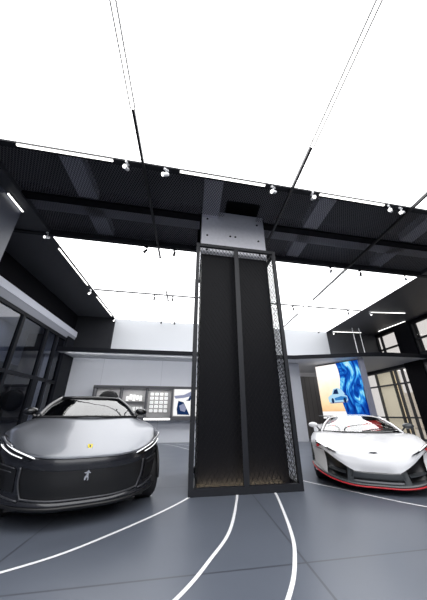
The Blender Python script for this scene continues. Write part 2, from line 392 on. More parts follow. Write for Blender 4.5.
# ================================================================== FLOOR LINES
def ribbon(pts, wd, name, label):
    c = curve([(x, y, 0) for x, y in pts], 10); L = []; Q = []
    for i, p in enumerate(c):
        d = (c[min(i+1, len(c)-1)]-c[max(i-1, 0)]).normalized(); n = Vector((-d.y, d.x, 0))*wd/2
        L.append((p+n)+Vector((0, 0, .004))); Q.append((p-n)+Vector((0, 0, .004)))
    m = MB().grid([L, Q]); o = struct(m.build(name, M['white_line'])); o['label'] = label
    return o
ribbon([(-4.6, 1.55), (-3.2, 1.95), (-1.78, 2.83), (-1.14, 3.55), (-.40, 4.88), (.12, 6.6), (.02, 8.6), (-.88, 10.75), (-2.27, 12.75), (-4.2, 13.0)], .04, 'trim_5', 'white ring line round the silver car')
ribbon([(-.2, 10.4), (-.95, 12.0), (-1.7, 12.85)], .04, 'trim_6', 'second white ring line near the back wall')
ribbon([(5.6, 3.2), (4.2, 3.72), (3.05, 4.46), (2.25, 5.41), (1.75, 6.08), (1.45, 7.0), (1.5, 8.2), (2.1, 10.0)], .04, 'trim_7', 'white ring line round the white car')
ribbon([(.44, 6.0), (.42, 5.45), (.36, 4.78), (.19, 3.68), (-.03, 3.04), (-.27, 2.5), (-.7, 1.85)], .036, 'trim_8', 'curved white floor line from the cage, left one')
ribbon([(.95, 6.0), (1.02, 5.45), (1.04, 5.1), (.88, 3.68), (.74, 3.04), (.53, 2.5), (.1, 1.75)], .036, 'trim_9', 'curved white floor line from the cage, right one')

# ================================================================== COLUMN AND CAGE
struct(MB().box(.15, 1.89, 5.13, 6.6, 4.86, 6.3).build('column_upper', M['concrete']))
struct(MB().box(.17, 1.88, 5.14, 6.6, 0, 4.87).build('column', M['panel']))
b = MB()
for u in (.30, 1.70):
    for z in (5.0, 5.45, 6.0): b.lathe([(-.012, .022), (.0, .03)], 10, 'y', R(u, 5.125, z))
for u in (.92, 1.06): b.lathe([(-.012, .022), (.0, .03)], 10, 'y', R(u, 5.125, 5.5))
b.build('column_bolts', M['dark'])['kind'] = 'structure'
cage = thing('column_cage', 'tall black steel cage with wire mesh around the central column', 'cage', R(1.0, 5.8, 0), A2)
U0, U1, W0, W1, H0, H1 = .07, 2.0, 4.94, 6.75, .0, 5.0
for (u, w) in ((U0, W0), (U1, W0), (U0, W1), (U1, W1)):
    MB().box(u-.04, u+.04, w-.04, w+.04, 0, H1).build('post', M['steel'], cage)
for w in (W0, W1):
    MB().box(U0+.04, U1-.04, w-.035, w+.035, H1-.08, H1).build('top_rail', M['steel'], cage)
    MB().box(U0+.04, U1-.04, w-.04, w+.04, .0, .11).build('bottom_rail', M['steel'], cage)
for u in (U0, U1):
    MB().box(u-.035, u+.035, W0+.04, W1-.04, H1-.08, H1).build('top_rail', M['steel'], cage)
    MB().box(u-.04, u+.04, W0+.04, W1-.04, .0, .11).build('bottom_rail', M['steel'], cage)
MB().box(1.0-.035, 1.07, W0-.03, W0+.03, .11, H1-.08).build('centre_mullion', M['steel'], cage)
def diamonds(a0, a1, z0, z1, f, pitch, th):
    """expanded-metal sheet: crossing slanted wires clipped to a rectangle"""
    m = MB(); k = .62; c = a0 - (z1-z0)*k
    while c < a1:
        for sgn in (1, -1):
            # line a = c + k*(z-z0) (or mirrored)
            t0 = max(0, (a0-c)/k); t1 = min(z1-z0, (a1-c)/k)
            if t1-t0 > .02:
                p = (c+k*t0, z0+t0); q = (c+k*t1, z0+t1)
                if sgn < 0: p = (a0+a1-p[0], p[1]); q = (a0+a1-q[0], q[1])
                m.bar(f(*p), f(*q), th)
        c += pitch
    return m
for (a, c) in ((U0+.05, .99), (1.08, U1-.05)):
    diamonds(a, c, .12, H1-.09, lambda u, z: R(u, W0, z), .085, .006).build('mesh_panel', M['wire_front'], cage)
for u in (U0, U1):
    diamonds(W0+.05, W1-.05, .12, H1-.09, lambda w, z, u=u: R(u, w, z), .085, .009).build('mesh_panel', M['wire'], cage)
# added strip lamp that makes the warm glow at the foot of the column
o = thing('added_foot_lamp', 'added low warm strip lamp for the glow at the foot of the column inside the cage', 'lamp', R(1.0, 4.99, .0), A2)
MB().box(.2, 1.82, 4.985, 5.015, .0, .03).build('housing', M['dark'], o)
l = bpy.data.lights.new('added_warm_strip', 'AREA'); l.shape = 'RECTANGLE'; l.size = 1.6; l.size_y = .03; l.energy = 7; l.color = (1, .80, .52)
lo = bpy.data.objects.new('added_warm_strip', l); COL.objects.link(lo); lo.location = R(1.0, 5.0, .06); lo.rotation_euler = (math.radians(160), 0, A2)

# ================================================================== TRACKS, LINEAR LAMPS, SPOTLIGHTS
def track(u, wlist, label):
    o = thing('ceiling_track', label, 'track', R(u, wlist[0][0], 5.8), A1, 'long tracks running into the hall')
    for (a, c, lit) in wlist:
        if lit:
            for du in (-.036, .036): MB().box(u+du-.009, u+du+.009, a, c, 5.78, 5.84).build('housing', M['seam'], o)
            MB().box(u-.02, u+.02, a, c, 5.785, 5.83).build('linear_lamp', M['lamp'], o)
        else:
            MB().box(u-.025, u+.025, a, c, 5.78, 5.85).build('rail', M['spot_black'], o)
    w0, w1 = wlist[0][0], wlist[-1][1]
    for w in [w0+.3+(w1-w0-.6)*i/6 for i in range(7)]:
        if not 3.6 < w < 6.55: MB().box(u-.006, u+.006, w-.006, w+.006, 5.84, 5.9).build('hanger', M['spot_black'], o)
track(-1.12, [(-4, 2.62, 1), (2.62, 6.95, 0), (6.95, 9.3, 1), (9.3, 10.3, 0), (10.3, 13.2, 1)], 'long ceiling track left of the column, white near the viewer')
track(2.13, [(-4, 2.66, 1), (2.66, 6.9, 0), (6.9, 13.2, 1)], 'long ceiling track passing just right of the column')
track(5.3, [(-4, 2.0, 1), (2.0, 9.0, 0), (9.0, 10.6, 1), (10.6, 12.7, 0)], 'long ceiling track above the white car, farthest from the column')
def linear(name, pu, pw, qu, qw, label, wd=.042, group='linear lamps at the ceiling edges'):
    zl = 5.835 if pw == 3.68 else 5.865
    o = thing(name, label, 'lamp', R(pu, pw, zl), 0, group)
    p, q = R(pu, pw, zl), R(qu, qw, zl)
    MB().bar(p+Vector((0, 0, .02)), q+Vector((0, 0, .02)), wd+.02, .03).build('housing', M['spot_black'], o)
    MB().bar(p-Vector((0, 0, .005)), q-Vector((0, 0, .005)), wd, .025).build('diffuser', M['lamp'], o)
linear('linear_lamp', -3.45, 3.68, -1.72, 3.68, 'linear lamp at the front edge of the dark ceiling band, left end')
linear('linear_lamp', -.38, 3.68, 1.50, 3.68, 'linear lamp on the front edge of the dark band above the column')
linear('linear_lamp', 2.84, 3.68, 4.56, 3.68, 'linear lamp on the front edge of the dark band right of the column')
linear('linear_lamp', -4.22, 7.1, -4.22, 9.5, 'long linear lamp along the left edge of the rear luminous ceiling', .035)
linear('linear_lamp', -4.22, 10.6, -4.22, 12.9, 'shorter linear lamp on the left ceiling edge by the back wall', .035)
linear('linear_lamp', -4.40, 5.03, -4.40, 5.6, 'short linear lamp where the slate pier meets the ceiling', .03)
linear('linear_lamp', 8.95, 9.93, 10.75, 9.72, 'nearer cross lamp on the dark right-hand ceiling', .04)
linear('linear_lamp', 8.75, 13.2, 10.6, 13.05, 'far cross lamp on the dark right-hand ceiling by the back wall', .04)
linear('linear_lamp', 11.5, 12.6, 11.7, 10.75, 'slanting linear lamp above the right windows', .04)
def spot(kind, u, w, az, tilt, label):
    m = M['spot_white'] if kind == 'white' else M['spot_black']
    key = kind
    k_ = .78; top = 5.838 if 9.8 < w < 9.95 and u < 8.3 else (5.86 if w in (3.70, 6.50) else 5.90)
    o = thing('spotlight', label, 'spotlight', R(u, w, top-.24*k_), az, kind+' track spotlights'); o.scale = (k_, k_, k_)
    MB().lbox(-.025, .025, -.07, .07, .19, .24).build('adapter', m, o, local=True)
    MB().tube([(0, 0, .20), (0, 0, .06)], .012).build('stem', m, o, local=True)
    d = Vector((0, math.cos(tilt), -math.sin(tilt))); c = Vector((0, 0, .04))
    h = MB().tube([c-d*.09, c-d*.085, c+d*.07, c+d*.10], [.035, .045, .055, .06], 14).build('lamp_head', m, o, local=True)
    MB().tube([c+d*.098, c+d*.104], [.048, .048], 14).build('lens', M['lamp'] if kind == 'white' else M['chrome'], h, local=True)
    return o
def near_obj(t): return t
for (u, w, az, ti, lb) in ((-1.45, 3.70, 3.0, .5, 'white spotlight at the front edge, next to the left track'), (-.67, 3.70, 2.2, .6, 'white spotlight at the front edge between the left track and the column'),
        (1.70, 3.70, 2.2, .5, 'white spotlight at the front edge just right of the column'), (2.66, 3.70, 3.1, .5, 'white spotlight at the front edge right of the second track'),
        (4.72, 3.70, 2.3, .3, 'white spotlight at the front edge by the third track, front of a pair'), (5.05, 3.70, 2.0, .4, 'white spotlight at the front edge by the third track, rear of a pair'),
        (-4.2, 6.42, 2.8, .5, 'white spotlight at the left corner of the rear luminous ceiling'), (-4.22, 9.85, 3.1, .8, 'white spotlight on the left ceiling edge between two linear lamps'), (-4.15, 13.2, 3.1, .8, 'white spotlight at the far left corner by the back wall'),
        (8.86, 9.9, 3.1, .9, 'white spotlight at the end of the nearer cross lamp'), (8.7, 13.15, 3.1, .9, 'white spotlight at the end of the far cross lamp')):
    spot('white', u, w, az, ti, lb)
for (u, w, az, ti, lb) in ((-1.5, 6.50, 2.4, 1.0, 'black spotlight on the rear edge left of the left track'), (-.64, 6.50, .8, 1.1, 'black spotlight on the rear edge between the left track and the column'),
        (2.62, 6.50, .5, 1.3, 'black spotlight on the rear edge right beside the cage top'), (4.72, 6.50, 2.2, .9, 'black spotlight on the rear edge, first one right of the cage'), (5.88, 6.50, .8, 1.3, 'black spotlight on the rear edge left of the third from the cage'),
        (7.75, 6.50, 2.4, .7, 'black spotlight on the rear edge near the right end'), (-1.66, 9.88, .6, 1.3, 'small black spotlight at the membrane seam left of the left track'), (-.9, 9.88, .6, 1.3, 'small black spotlight at the membrane seam right of the left track'),
        (4.7, 9.88, .8, 1.2, 'small black spotlight at the membrane seam by the third track'), (7.6, 9.88, 2., .9, 'black spotlight at the seam near the right ceiling edge'),
        (-1.7, 13.1, .5, 1.3, 'tiny black spotlight above the back wall left of the left track'), (-.98, 13.1, .5, 1.3, 'tiny black spotlight above the back wall right of the left track'), (7.7, 13.1, .9, .9, 'tiny black spotlight above the back wall at its right end')):
    spot('black', u, w, az, ti, lb)
for k, u in enumerate((9.53, 9.98)):
    tag(MB().tube([R(u, 12.4, 3.96), R(u, 12.4, 5.9)], .022).build('hanging_rod', M['spot_white']), ('left of two white rods from ceiling to canopy', 'right of two white rods from ceiling to canopy')[k], 'rod', 'white rods above the canopy')

# ================================================================== DISPLAY NICHES ON THE BACK WALL
n0, n1, nz0, nz1 = -4.5, .75, 1.10, 2.42
bays = [-4.5, -3.3, -2.1, -.86, .45]
nick = thing('display_cabinet', 'wall display cabinet with four lit bays on the grey back wall', 'cabinet', R(-2, 13.5, 0), A2)
b = MB(); b.box(-4.55, .5, 13.22, 13.6, nz1, nz1+.05); b.box(-4.55, .5, 13.22, 13.25, nz1-.07, nz1); b.box(-4.55, .5, 13.22, 13.6, nz0-.05, nz0)
for u in bays: b.box(u-.04, u+.04, 13.22, 13.6, nz0, nz1)
b.build('frame', M['niche_frame'], nick)
for k in range(4):
    MB().box(bays[k]+.04, bays[k+1]-.04, 13.56, 13.6, nz0, nz1).build('bay_back', M['niche'], nick)
b = MB(); b.box(-4.6, .6, 13.2, 13.6, .95, 1.05); b.build('counter', M['niche_frame'], nick)
MB().box(-2.1, -.9, 13.18, 13.2, .97, 1.05).build('counter_light', M['lamp'], nick)
# tyre in the first bay
o = thing('tyre_stand', 'black tyre on a white wheel stand in the first display bay', 'tyre', R(-3.85, 13.4, nz0), A2)
MB().lathe([(-.13, .22), (-.13, .40), (-.08, .46), (.08, .46), (.13, .40), (.13, .22)], 32, 'y', (0, 0, .70)).build('tyre', M['rubber'], o, local=True, smooth=True)
MB().lathe([(-.10, .05), (-.06, .21), (.06, .21), (.1, .05)], 20, 'y', (0, 0, .70)).build('rim', M['silver'], o, local=True)
MB().prism([(-.35, 0), (.40, 0), (.52, .9), (.30, 1.24), (.1, 1.24)], lambda x, z: Vector((x, .16, z)), lambda x, z: Vector((x, .19, z))).build('stand', M['tile_lit'], o, local=True)
def sample(u, z, w, h, name, label, cat, group):
    o = tag(MB().lbox(-w/2, w/2, -.03, .03, 0, h).build(name, M['tile_lit'], None, local=True, bevel=.008), label, cat, group)
    o.location = R(u, 13.52, z); o.rotation_euler = (0, 0, A2); return o
rows = ('top', 'second', 'third', 'fourth', 'lowest'); cols = ('first', 'second', 'third', 'last')
for i in range(5):
    for j in range(4):
        sample(-1.86+j*.23, 2.06-i*.19, .16, .125, 'sample_tile', '%s small white sample from the left in the %s row of the sample bay' % (cols[j], rows[i]), 'sample', 'white samples in the third bay')
for j in range(5):
    sample(-3.02+j*.155, 1.80+(j % 2)*.05, .12, .20+.04*(j % 3), 'boxed_item', '%s white item on the upper shelf of the second bay' % ('leftmost', 'second', 'middle', 'fourth', 'rightmost')[j], 'box', 'white items on the upper shelf')
for j in range(4):
    sample(-2.84+j*.17, 1.36, .12, .18, 'boxed_item', '%s white item on the lower shelf of the second bay' % cols[j], 'box', 'white items on the lower shelf')
for k, z in enumerate((1.78, 1.34)):
    MB().box(-3.2, -2.2, 13.36, 13.56, z-.02, z).build('shelf', M['niche'], nick)
# picture of a white and blue car in the fourth bay
o = thing('wall_picture', 'bright picture of a white and navy car in the fourth display bay', 'picture', R(-.2, 13.5, nz0), A2)
MB().lbox(-.58, .60, -.01, .03, .05, 1.27).build('backing', M['art_white'], o, local=True)
def flat(parent, poly, y, name, m):
    MB().prism(poly, lambda x, z: Vector((x, y-.006, z)), lambda x, z: Vector((x, y, z))).build(name, m, parent, local=True)
flat(o, [(-.58, .95), (-.1, 1.0), (.25, 1.16), (.5, 1.05), (.3, .95), (-.1, .86), (-.5, .82)], -.012, 'canopy_shape', M['art_grey'])
flat(o, [(-.42, .35), (-.36, .72), (-.1, .66), (.1, .30), (.22, .08), (-.38, .10)], -.012, 'car_nose', M['art_dark'])
flat(o, [(.02, .74), (.14, .80), (.22, .98), (.30, .9), (.22, .72)], -.012, 'mirror_shape', M['art_dark'])
flat(o, [(-.30, .50), (-.1, .60), (.05, .38), (-.02, .22), (-.24, .28)], -.019, 'headlamp_shape', M['art_grey'])

# ================================================================== CURVED SCREEN
scr = thing('led_screen', 'angled light wall with a blue car on sand and blue swirls, behind the white car', 'screen', R(7.55, 12.0, 0), 0)
path = curve([(7.15, 13.25, 0), (8.42, 11.05, 0)], 8)
pts = [R(p.x, p.y) for p in path]; s = [0]
for a, c in zip(pts, pts[1:]): s.append(s[-1]+(c-a).length)
def on_screen(t, z, off=0.):
    t = max(0, min(s[-1], t))
    for i in range(len(s)-1):
        if t <= s[i+1]+1e-9:
            f = (t-s[i])/(s[i+1]-s[i]); p = pts[i].lerp(pts[i+1], f); d = (pts[i+1]-pts[i]).normalized(); n = Vector((d.y, -d.x, 0)); break
    if n.y > 0 and n.x > 0: n = -n
    q = p+n*off; return Vector((q.x, q.y, z))
def sgrid(t0, t1, z0, z1, off, nt=16, nz=2):
    m = MB(); g = [[on_screen(t0+(t1-t0)*j/nt, z0+(z1-z0)*i/nz, off) for j in range(nt+1)] for i in range(nz+1)]
    m.grid(g); m.uv = [(t0+(t1-t0)*j/nt, z0+(z1-z0)*i/nz) for i in range(nz+1) for j in range(nt+1)]; return m
LT = s[-1]; SPL = LT*.52
sgrid(-.0, LT, .0, 3.74, -.12).build('backing', M['screen_frame'], scr, thick=.06)
sgrid(.0, SPL+.2, 1.35, 3.68, .012).build('picture_film', M['beach'], scr)
sgrid(.0, SPL+.2, .3, 1.35, .012).build('white_base', M['art_white'], scr)
# the swirl film overlaps the picture with a wavy edge
m = MB(); zz = [.4+(3.70-.4)*i/24 for i in range(25)]
g = [[on_screen(SPL+.10*math.sin(z*2.3)-.08*(z > 2.9)*(z-2.9)*2+(LT-SPL)*j/16*(1 if j < 16 else 1), z, .02) for j in range(17)] for z in zz]
m.grid(g); m.uv = [((j/16)*(LT-SPL), z) for z in zz for j in range(17)]; m.build('swirl_film', M['art'], scr)
b = MB(); p0 = on_screen(LT, 0, .03); d = (pts[-1]-pts[-2]).normalized(); b.bar(p0+d*.1+Vector((0, 0, 0)), p0+d*.1+Vector((0, 0, 3.74)), .22, .16); b.build('end_post', M['grey_edge'], scr)
# the printed car
def sflat(poly, off, name, m):
    P = [on_screen(t, z, off) for t, z in poly]; MB().add(P, [tuple(range(len(P)))]).build(name, m, scr)
sflat([(.48, 1.80), (.46, 2.02), (.58, 2.12), (.80, 2.18), (1.30, 2.14), (1.48, 2.05), (1.5, 1.85), (1.35, 1.78), (.6, 1.76)], .024, 'printed_car_body', M['art_light'])
sflat([(.68, 2.15), (.82, 2.42), (1.05, 2.47), (1.28, 2.36), (1.40, 2.13)], .024, 'printed_car_roof', M['art_light'])
sflat([(.76, 2.17), (.87, 2.38), (1.04, 2.42), (1.07, 2.17)], .028, 'printed_car_window', M['art_dark'])
sflat([(.84, 1.86), (.80, 1.98), (1.18, 2.06), (1.46, 2.02), (1.46, 1.88)], .028, 'printed_car_side', M['art_blue'])
sflat([(.46, 1.74), (.62, 1.72), (1.48, 1.76), (1.45, 1.80), (.6, 1.78)], .026, 'printed_car_shadow', M['art_grey'])
for x in (.70, 1.34):
    sflat([(x+.075*math.cos(k*.524), 1.86+.125*math.sin(k*.524)) for k in range(12)], .032, 'printed_wheel', M['art_dark'])

# ================================================================== CARS
def wheel(parent, x, y, r, wd, side, rimmat):
    t = MB().lathe([(-wd/2, r*.70), (-wd/2, r*.93), (-wd/2+.03, r), (wd/2-.03, r), (wd/2, r*.93), (wd/2, r*.70)], 36, 'x', (x, y, r)).build('wheel', M['rubber'], parent, local=True, smooth=True)
    m = MB(); xs = x+side*(wd/2-.015)
    m.lathe([(-.03, r*.72), (.012, r*.72), (.012, r*.66), (-.03, r*.66)], 36, 'x', (xs, y, r)); m.lathe([(-.02, .06), (.015, .05)], 16, 'x', (xs, y, r))
    for k in range(10):
        a = 2*math.pi*k/10; m.bar((xs, y+.04*math.cos(a), r+.04*math.sin(a)), (xs, y+r*.68*math.cos(a), r+r*.68*math.sin(a)), .035, .025, (1, 0, 0))
    m.build('rim', rimmat, t, local=True)
    MB().lathe([(-.012, r*.5), (.012, r*.5)], 28, 'x', (xs-side*.05, y, r)).build('brake_disc', M['silver'], t, local=True)
def both(g, name, m, parent, smooth=True, thick=0., keep=None):
    for h in (g, mir(g)):
        MB().grid(h, keep=keep).build(name, m, parent, local=True, smooth=smooth, thick=thick)
def arch_keep(ws, r):
    def k(c):
        return not (abs(c.x) > .66 and any(math.hypot(c.y-y, c.z-rr) < r for y, rr in ws))
    return k
def path_tube(pts, r, name, m, parent, n=8): return MB().tube(pts, r, n).build(name, m, parent, local=True, smooth=True)
def mx(P): return [(-p[0], p[1], p[2]) for p in P]

# ---- silver car --------------------------------------------------------------
car = thing('sports_car', 'silver low SUV with dark front and black roof, on the left', 'car', (-1.57, 3.70, 0), math.radians(27.5))
SX = 1.04
def wide(P): return [(p[0]*SX, p[1], p[2]) for p in P]
def slim(P): return [(p[0]*.93, p[1], p[2]) for p in P]
L = wide([(0, 0, .705), (.33, .03, .708), (.6, .15, .73), (.82, .36, .79), (.98, .62, .86), (1.05, .85, .91)])
H1_ = wide([(0, .05, .735), (.33, .08, .74), (.6, .2, .765), (.81, .40, .825), (.955, .66, .895), (1.045, .9, .93)])
H2_ = wide([(0, .5, .865), (.32, .52, .87), (.59, .6, .9), (.79, .74, .955), (.97, .88, .995), (1.075, 1.05, .965)])
H3_ = wide([(0, 1.0, 1.02), (.3, 1.0, 1.02), (.56, 1.05, 1.028), (.77, 1.15, 1.055), (.97, 1.22, 1.055), (1.085, 1.38, .985)])
H4_ = [(0, 1.42, 1.16), (.3, 1.42, 1.16), (.56, 1.46, 1.16), (.80, 1.54, 1.15), (.98, 1.62, 1.09), (1.11, 1.8, .98)]
hood = [L, H1_, H2_, H3_, H4_]
MB().grid(sym(surf(hood, 5, 5))).build('bonnet', M['paint_silver'], car, local=True, smooth=True)
cols_ = [(x*SX, d) for x, d in [(0, 0), (.33, .03), (.6, .15), (.82, .36), (.97, .62), (1.065, .9), (1.09, 1.25), (1.05, 1.8), (1.03, 2.5), (1.04, 3.3), (1.07, 3.95), (1.04, 4.45), (.88, 4.85), (.5, 5.0), (0, 5.05)]]
Z = [[.695, .698, .72, .78, .85, .90, .96, .985, .99, 1.0, 1.03, 1.03, 1.02, 1.0, 1.0],
     [.63, .635, .655, .71, .77, .82, .86, .88, .88, .89, .92, .92, .9, .9, .9],
     [.535, .54, .565, .61, .63, .68, .72, .74, .75, .76, .78, .78, .78, .78, .78],
     [.42, .42, .44, .48, .49, .53, .55, .55, .55, .55, .56, .56, .56, .56, .56],
     [.295, .297, .315, .34, .355, .36, .36, .36, .36, .36, .36, .36, .36, .36, .36],
     [.23, .23, .24, .25, .26, .26, .26, .26, .26, .26, .26, .26, .26, .26, .26],
     [.16, .16, .165, .17, .18, .19, .19, .19, .19, .19, .19, .19, .2, .2, .2]]
IN = [0, -.012, .0, .012, .03, .0, .10]
def band(cols, Z, IN):
    net = []
    for r, zr in enumerate(Z):
        row = []
        for i, (x, d) in enumerate(cols):
            a = cols[max(i-1, 0)]; c = cols[min(i+1, len(cols)-1)]
            if i == 0: a = (-c[0], c[1])
            if i == len(cols)-1: c = (-a[0], a[1])
            t = Vector((c[0]-a[0], c[1]-a[1])).normalized(); n = Vector((t.y, -t.x))
            row.append((x-n.x*IN[r], d-n.y*IN[r], zr[i]))
        net.append(row)
    return net
bn = band(cols_, Z, IN)
wf = [(.95, .37), (3.97, .37)]
keep = arch_keep(wf, .41)
# silver sides, graphite front bumper
MB().grid(sym(surf(bn, 6, 4, 0, 4.6)), keep=keep).build('front_bumper', M['paint_dark'], car, local=True, smooth=True)
both(surf(bn, 8, 5, 4.6, 14), 'body_side', M['paint_silver'], car, keep=keep)
# shoulder behind the bonnet and rear deck
sh = [[net_eval(bn, u, 0) for u in (7, 8, 9, 10, 11, 12, 13, 14)],
      [(.90, 1.62, 1.13), (.92, 2.5, 1.09), (.92, 3.3, 1.08), (.88, 3.95, 1.12), (.80, 4.4, 1.13), (.68, 4.7, 1.12), (.4, 4.85, 1.1), (0, 4.9, 1.1)]]
both(surf(sh, 5, 3), 'shoulder', M['paint_silver'], car)
# greenhouse
WS = [[(0, 1.38, 1.155), (.42, 1.41, 1.155), (.80, 1.54, 1.16)], [(0, 1.75, 1.35), (.38, 1.79, 1.345), (.70, 1.90, 1.35)], [(0, 2.12, 1.515), (.33, 2.15, 1.51), (.55, 2.26, 1.50)]]
MB().grid(sym(surf(WS, 6, 6))).build('windscreen', M['screen_glass'], car, local=True, smooth=True)
RF = [[(0, 2.12, 1.515), (.33, 2.15, 1.51), (.55, 2.26, 1.50)], [(0, 2.7, 1.575), (.36, 2.7, 1.565), (.64, 2.7, 1.52)], [(0, 3.4, 1.55), (.36, 3.4, 1.54), (.63, 3.4, 1.48)], [(0, 4.1, 1.42), (.34, 4.1, 1.41), (.58, 4.05, 1.36)], [(0, 4.8, 1.12), (.36, 4.78, 1.12), (.7, 4.65, 1.12)]]
MB().grid(sym(surf(RF, 5, 4))).build('roof', M['gloss_black'], car, local=True, smooth=True)
SG = [[(.80, 1.54, 1.16), (.70, 1.90, 1.35), (.55, 2.26, 1.50), (.64, 2.7, 1.52), (.63, 3.4, 1.48), (.58, 4.05, 1.36), (.7, 4.65, 1.12)],
      [(.90, 1.62, 1.13), (.92, 2.0, 1.10), (.92, 2.5, 1.07), (.92, 3.0, 1.075), (.91, 3.5, 1.09), (.86, 4.1, 1.12), (.72, 4.66, 1.12)]]
both(surf(SG, 5, 3), 'side_window', M['gloss_black'], car)
for f in (list, mx):
    path_tube(curve(f([(.82, 1.52, 1.16), (.705, 1.89, 1.355), (.55, 2.25, 1.51), (.62, 2.7, 1.53), (.64, 3.4, 1.49), (.59, 4.05, 1.37)]), 5), .035, 'windscreen_pillar', M['gloss_black'], car)
path_tube(curve([(-.56, 2.24, 1.505), (-.33, 2.14, 1.51), (0, 2.11, 1.52), (.33, 2.14, 1.51), (.56, 2.24, 1.505)], 4), .03, 'windscreen_header', M['gloss_black'], car)
path_tube(curve([(-.82, 1.53, 1.165), (-.42, 1.40, 1.165), (0, 1.375, 1.17), (.42, 1.40, 1.165), (.82, 1.53, 1.165)], 4), .018, 'cowl', M['satin_black'], car)
# cabin
b = MB(); b.lbox(-.75, .75, 1.62, 2.0, .7, 1.10); b.build('dashboard', M['leather'], car, local=True, bevel=.05)
for x in (-.38, .38):
    b = MB(); b.lbox(x-.24, x+.24, 2.45, 2.6, .6, 1.18); b.lbox(x-.11, x+.11, 2.48, 2.58, 1.2, 1.36); b.build('front_seat', M['leather'], car, local=True, bevel=.04)
MB().lbox(-.8, .8, 3.0, 3.1, .5, 1.2).build('rear_bulkhead', M['leather'], car, local=True)
# grille recess with frame
NB = lambda u, v, off: net_eval(bn, u, v)+Vector((0, -off, 0))
gp = []
for i in range(11):
    v = 1.62+(4.12-1.62)*i/10; f = i/10
    half = 2.42-.0*f-.55*max(0, f-.45)**1.6
    gp.append([NB(half*j/12, v, .006+.01*math.sin(math.pi*f)) for j in range(13)])
MB().grid(sym(gp)).build('grille', M['satin_black'], car, local=True, smooth=True)
edge_ = [NB(2.42, 1.62, .02)]+[r[-1]+Vector((0, -.012, 0)) for r in gp[1:]]+[NB(2.2*(1-j/10)*.93, 4.14, .014) for j in range(1, 11)]
path_tube(edge_+[Vector((-p.x, p.y, p.z)) for p in reversed(edge_[:-1])], .011, 'grille_frame', M['trim_grey'], car)
# badge on the grille: a small rearing horse
hp = [(-.030, -.062), (-.014, -.062), (-.010, -.040), (.004, -.022), (.012, -.048), (.006, -.066), (.022, -.066), (.028, -.040), (.022, -.016), (.020, .010), (.024, .030), (.044, .022), (.046, .032), (.030, .044), (.022, .062), (.006, .064), (-.004, .050), (-.022, .040), (-.040, .042), (-.042, .030), (-.026, .024), (-.008, .022), (-.014, .002), (-.030, -.010), (-.034, -.034)]
MB().prism([(x*.95, z*.95) for x, z in hp], lambda x, z: Vector((x*.85, -.040, .525+z*.85)), lambda x, z: Vector((x*.85, -.026, .525+z*.85))).build('emblem', M['chrome'], car, local=True)
# bonnet shield
def hoodp(x, d):
    best = None
    for i in range(41):
        v = i/40*2.2
        p = net_eval(hood, x/.33, v)
        if best is None or abs(p.y-d) < best[0]: best = (abs(p.y-d), p)
    return best[1]
sp_ = [(-.030, .045), (.030, .045), (.030, .0), (.018, -.034), (0, -.05), (-.018, -.034), (-.030, .0)]
o = MB().prism(sp_, lambda x, t: hoodp(0, .26)+Vector((x, t*.86, t*.5-.004)), lambda x, t: hoodp(0, .26)+Vector((x, t*.86, t*.5+.010))).build('bonnet_badge', M['yellow'], car, local=True)
MB().prism([(x*.35, t*.5) for x, t in sp_], lambda x, t: hoodp(0, .26)+Vector((x, t*.86, t*.5+.008)), lambda x, t: hoodp(0, .26)+Vector((x, t*.86, t*.5+.014))).build('badge_figure', M['gloss_black'], o, local=True)
# headlamps: dark slot under the bonnet edge with two light blades
hl = [[(0.630, .14, 0.718), (0.748, .235, 0.766), (0.871, .375, 0.808), (0.995, .56, 0.863), (1.064, .77, 0.918)],
      [(0.640, .145, 0.698), (0.758, .25, 0.728), (0.891, .40, 0.758), (1.014, .60, 0.803), (1.083, .82, 0.838)],
      [(0.660, .17, 0.683), (0.778, .27, 0.698), (0.911, .42, 0.718), (1.029, .62, 0.753), (1.098, .84, 0.778)]]
hlg = [[p+Vector((.006, -.014, 0)) for p in r] for r in surf(hl, 5, 4)]
lens = []
for i in range(7):
    f_ = i/6; row = []
    for j in range(13):
        u_ = 2.15+(4.75-2.15)*j/12; vt = 1.25*((u_-2.15)/2.6)**.75
        row.append(net_eval(hood, u_, .02+vt*f_)+Vector((.006, -.006, .016)))
    lens.append(row)
both(lens, 'lamp_lens', M['gloss_black'], car)
for sgn in (0, 1):
    g = mir(hlg) if sgn else hlg
    o = MB().grid(g).build('headlamp', M['gloss_black'], car, local=True, smooth=True)
    f = mx if sgn else list
    path_tube(curve(f([(0.601, .09, 0.718), (0.729, .19, 0.760), (0.862, .335, 0.803), (0.985, .515, 0.856)]), 5), [.004]+[.008]*14+[.003], 'light_blade', M['drl'], o, 6)
    path_tube(curve(f([(0.748, .21, 0.718), (0.891, .37, 0.758), (1.019, .57, 0.813), (1.068, .70, 0.838)]), 5), .006, 'light_blade', M['drl'], o, 6)
    path_tube(curve(f([(0.896, .36, 0.833), (0.995, .5, 0.883), (1.064, .66, 0.930)]), 5), .012, 'light_blade', M['silver'], o, 6)
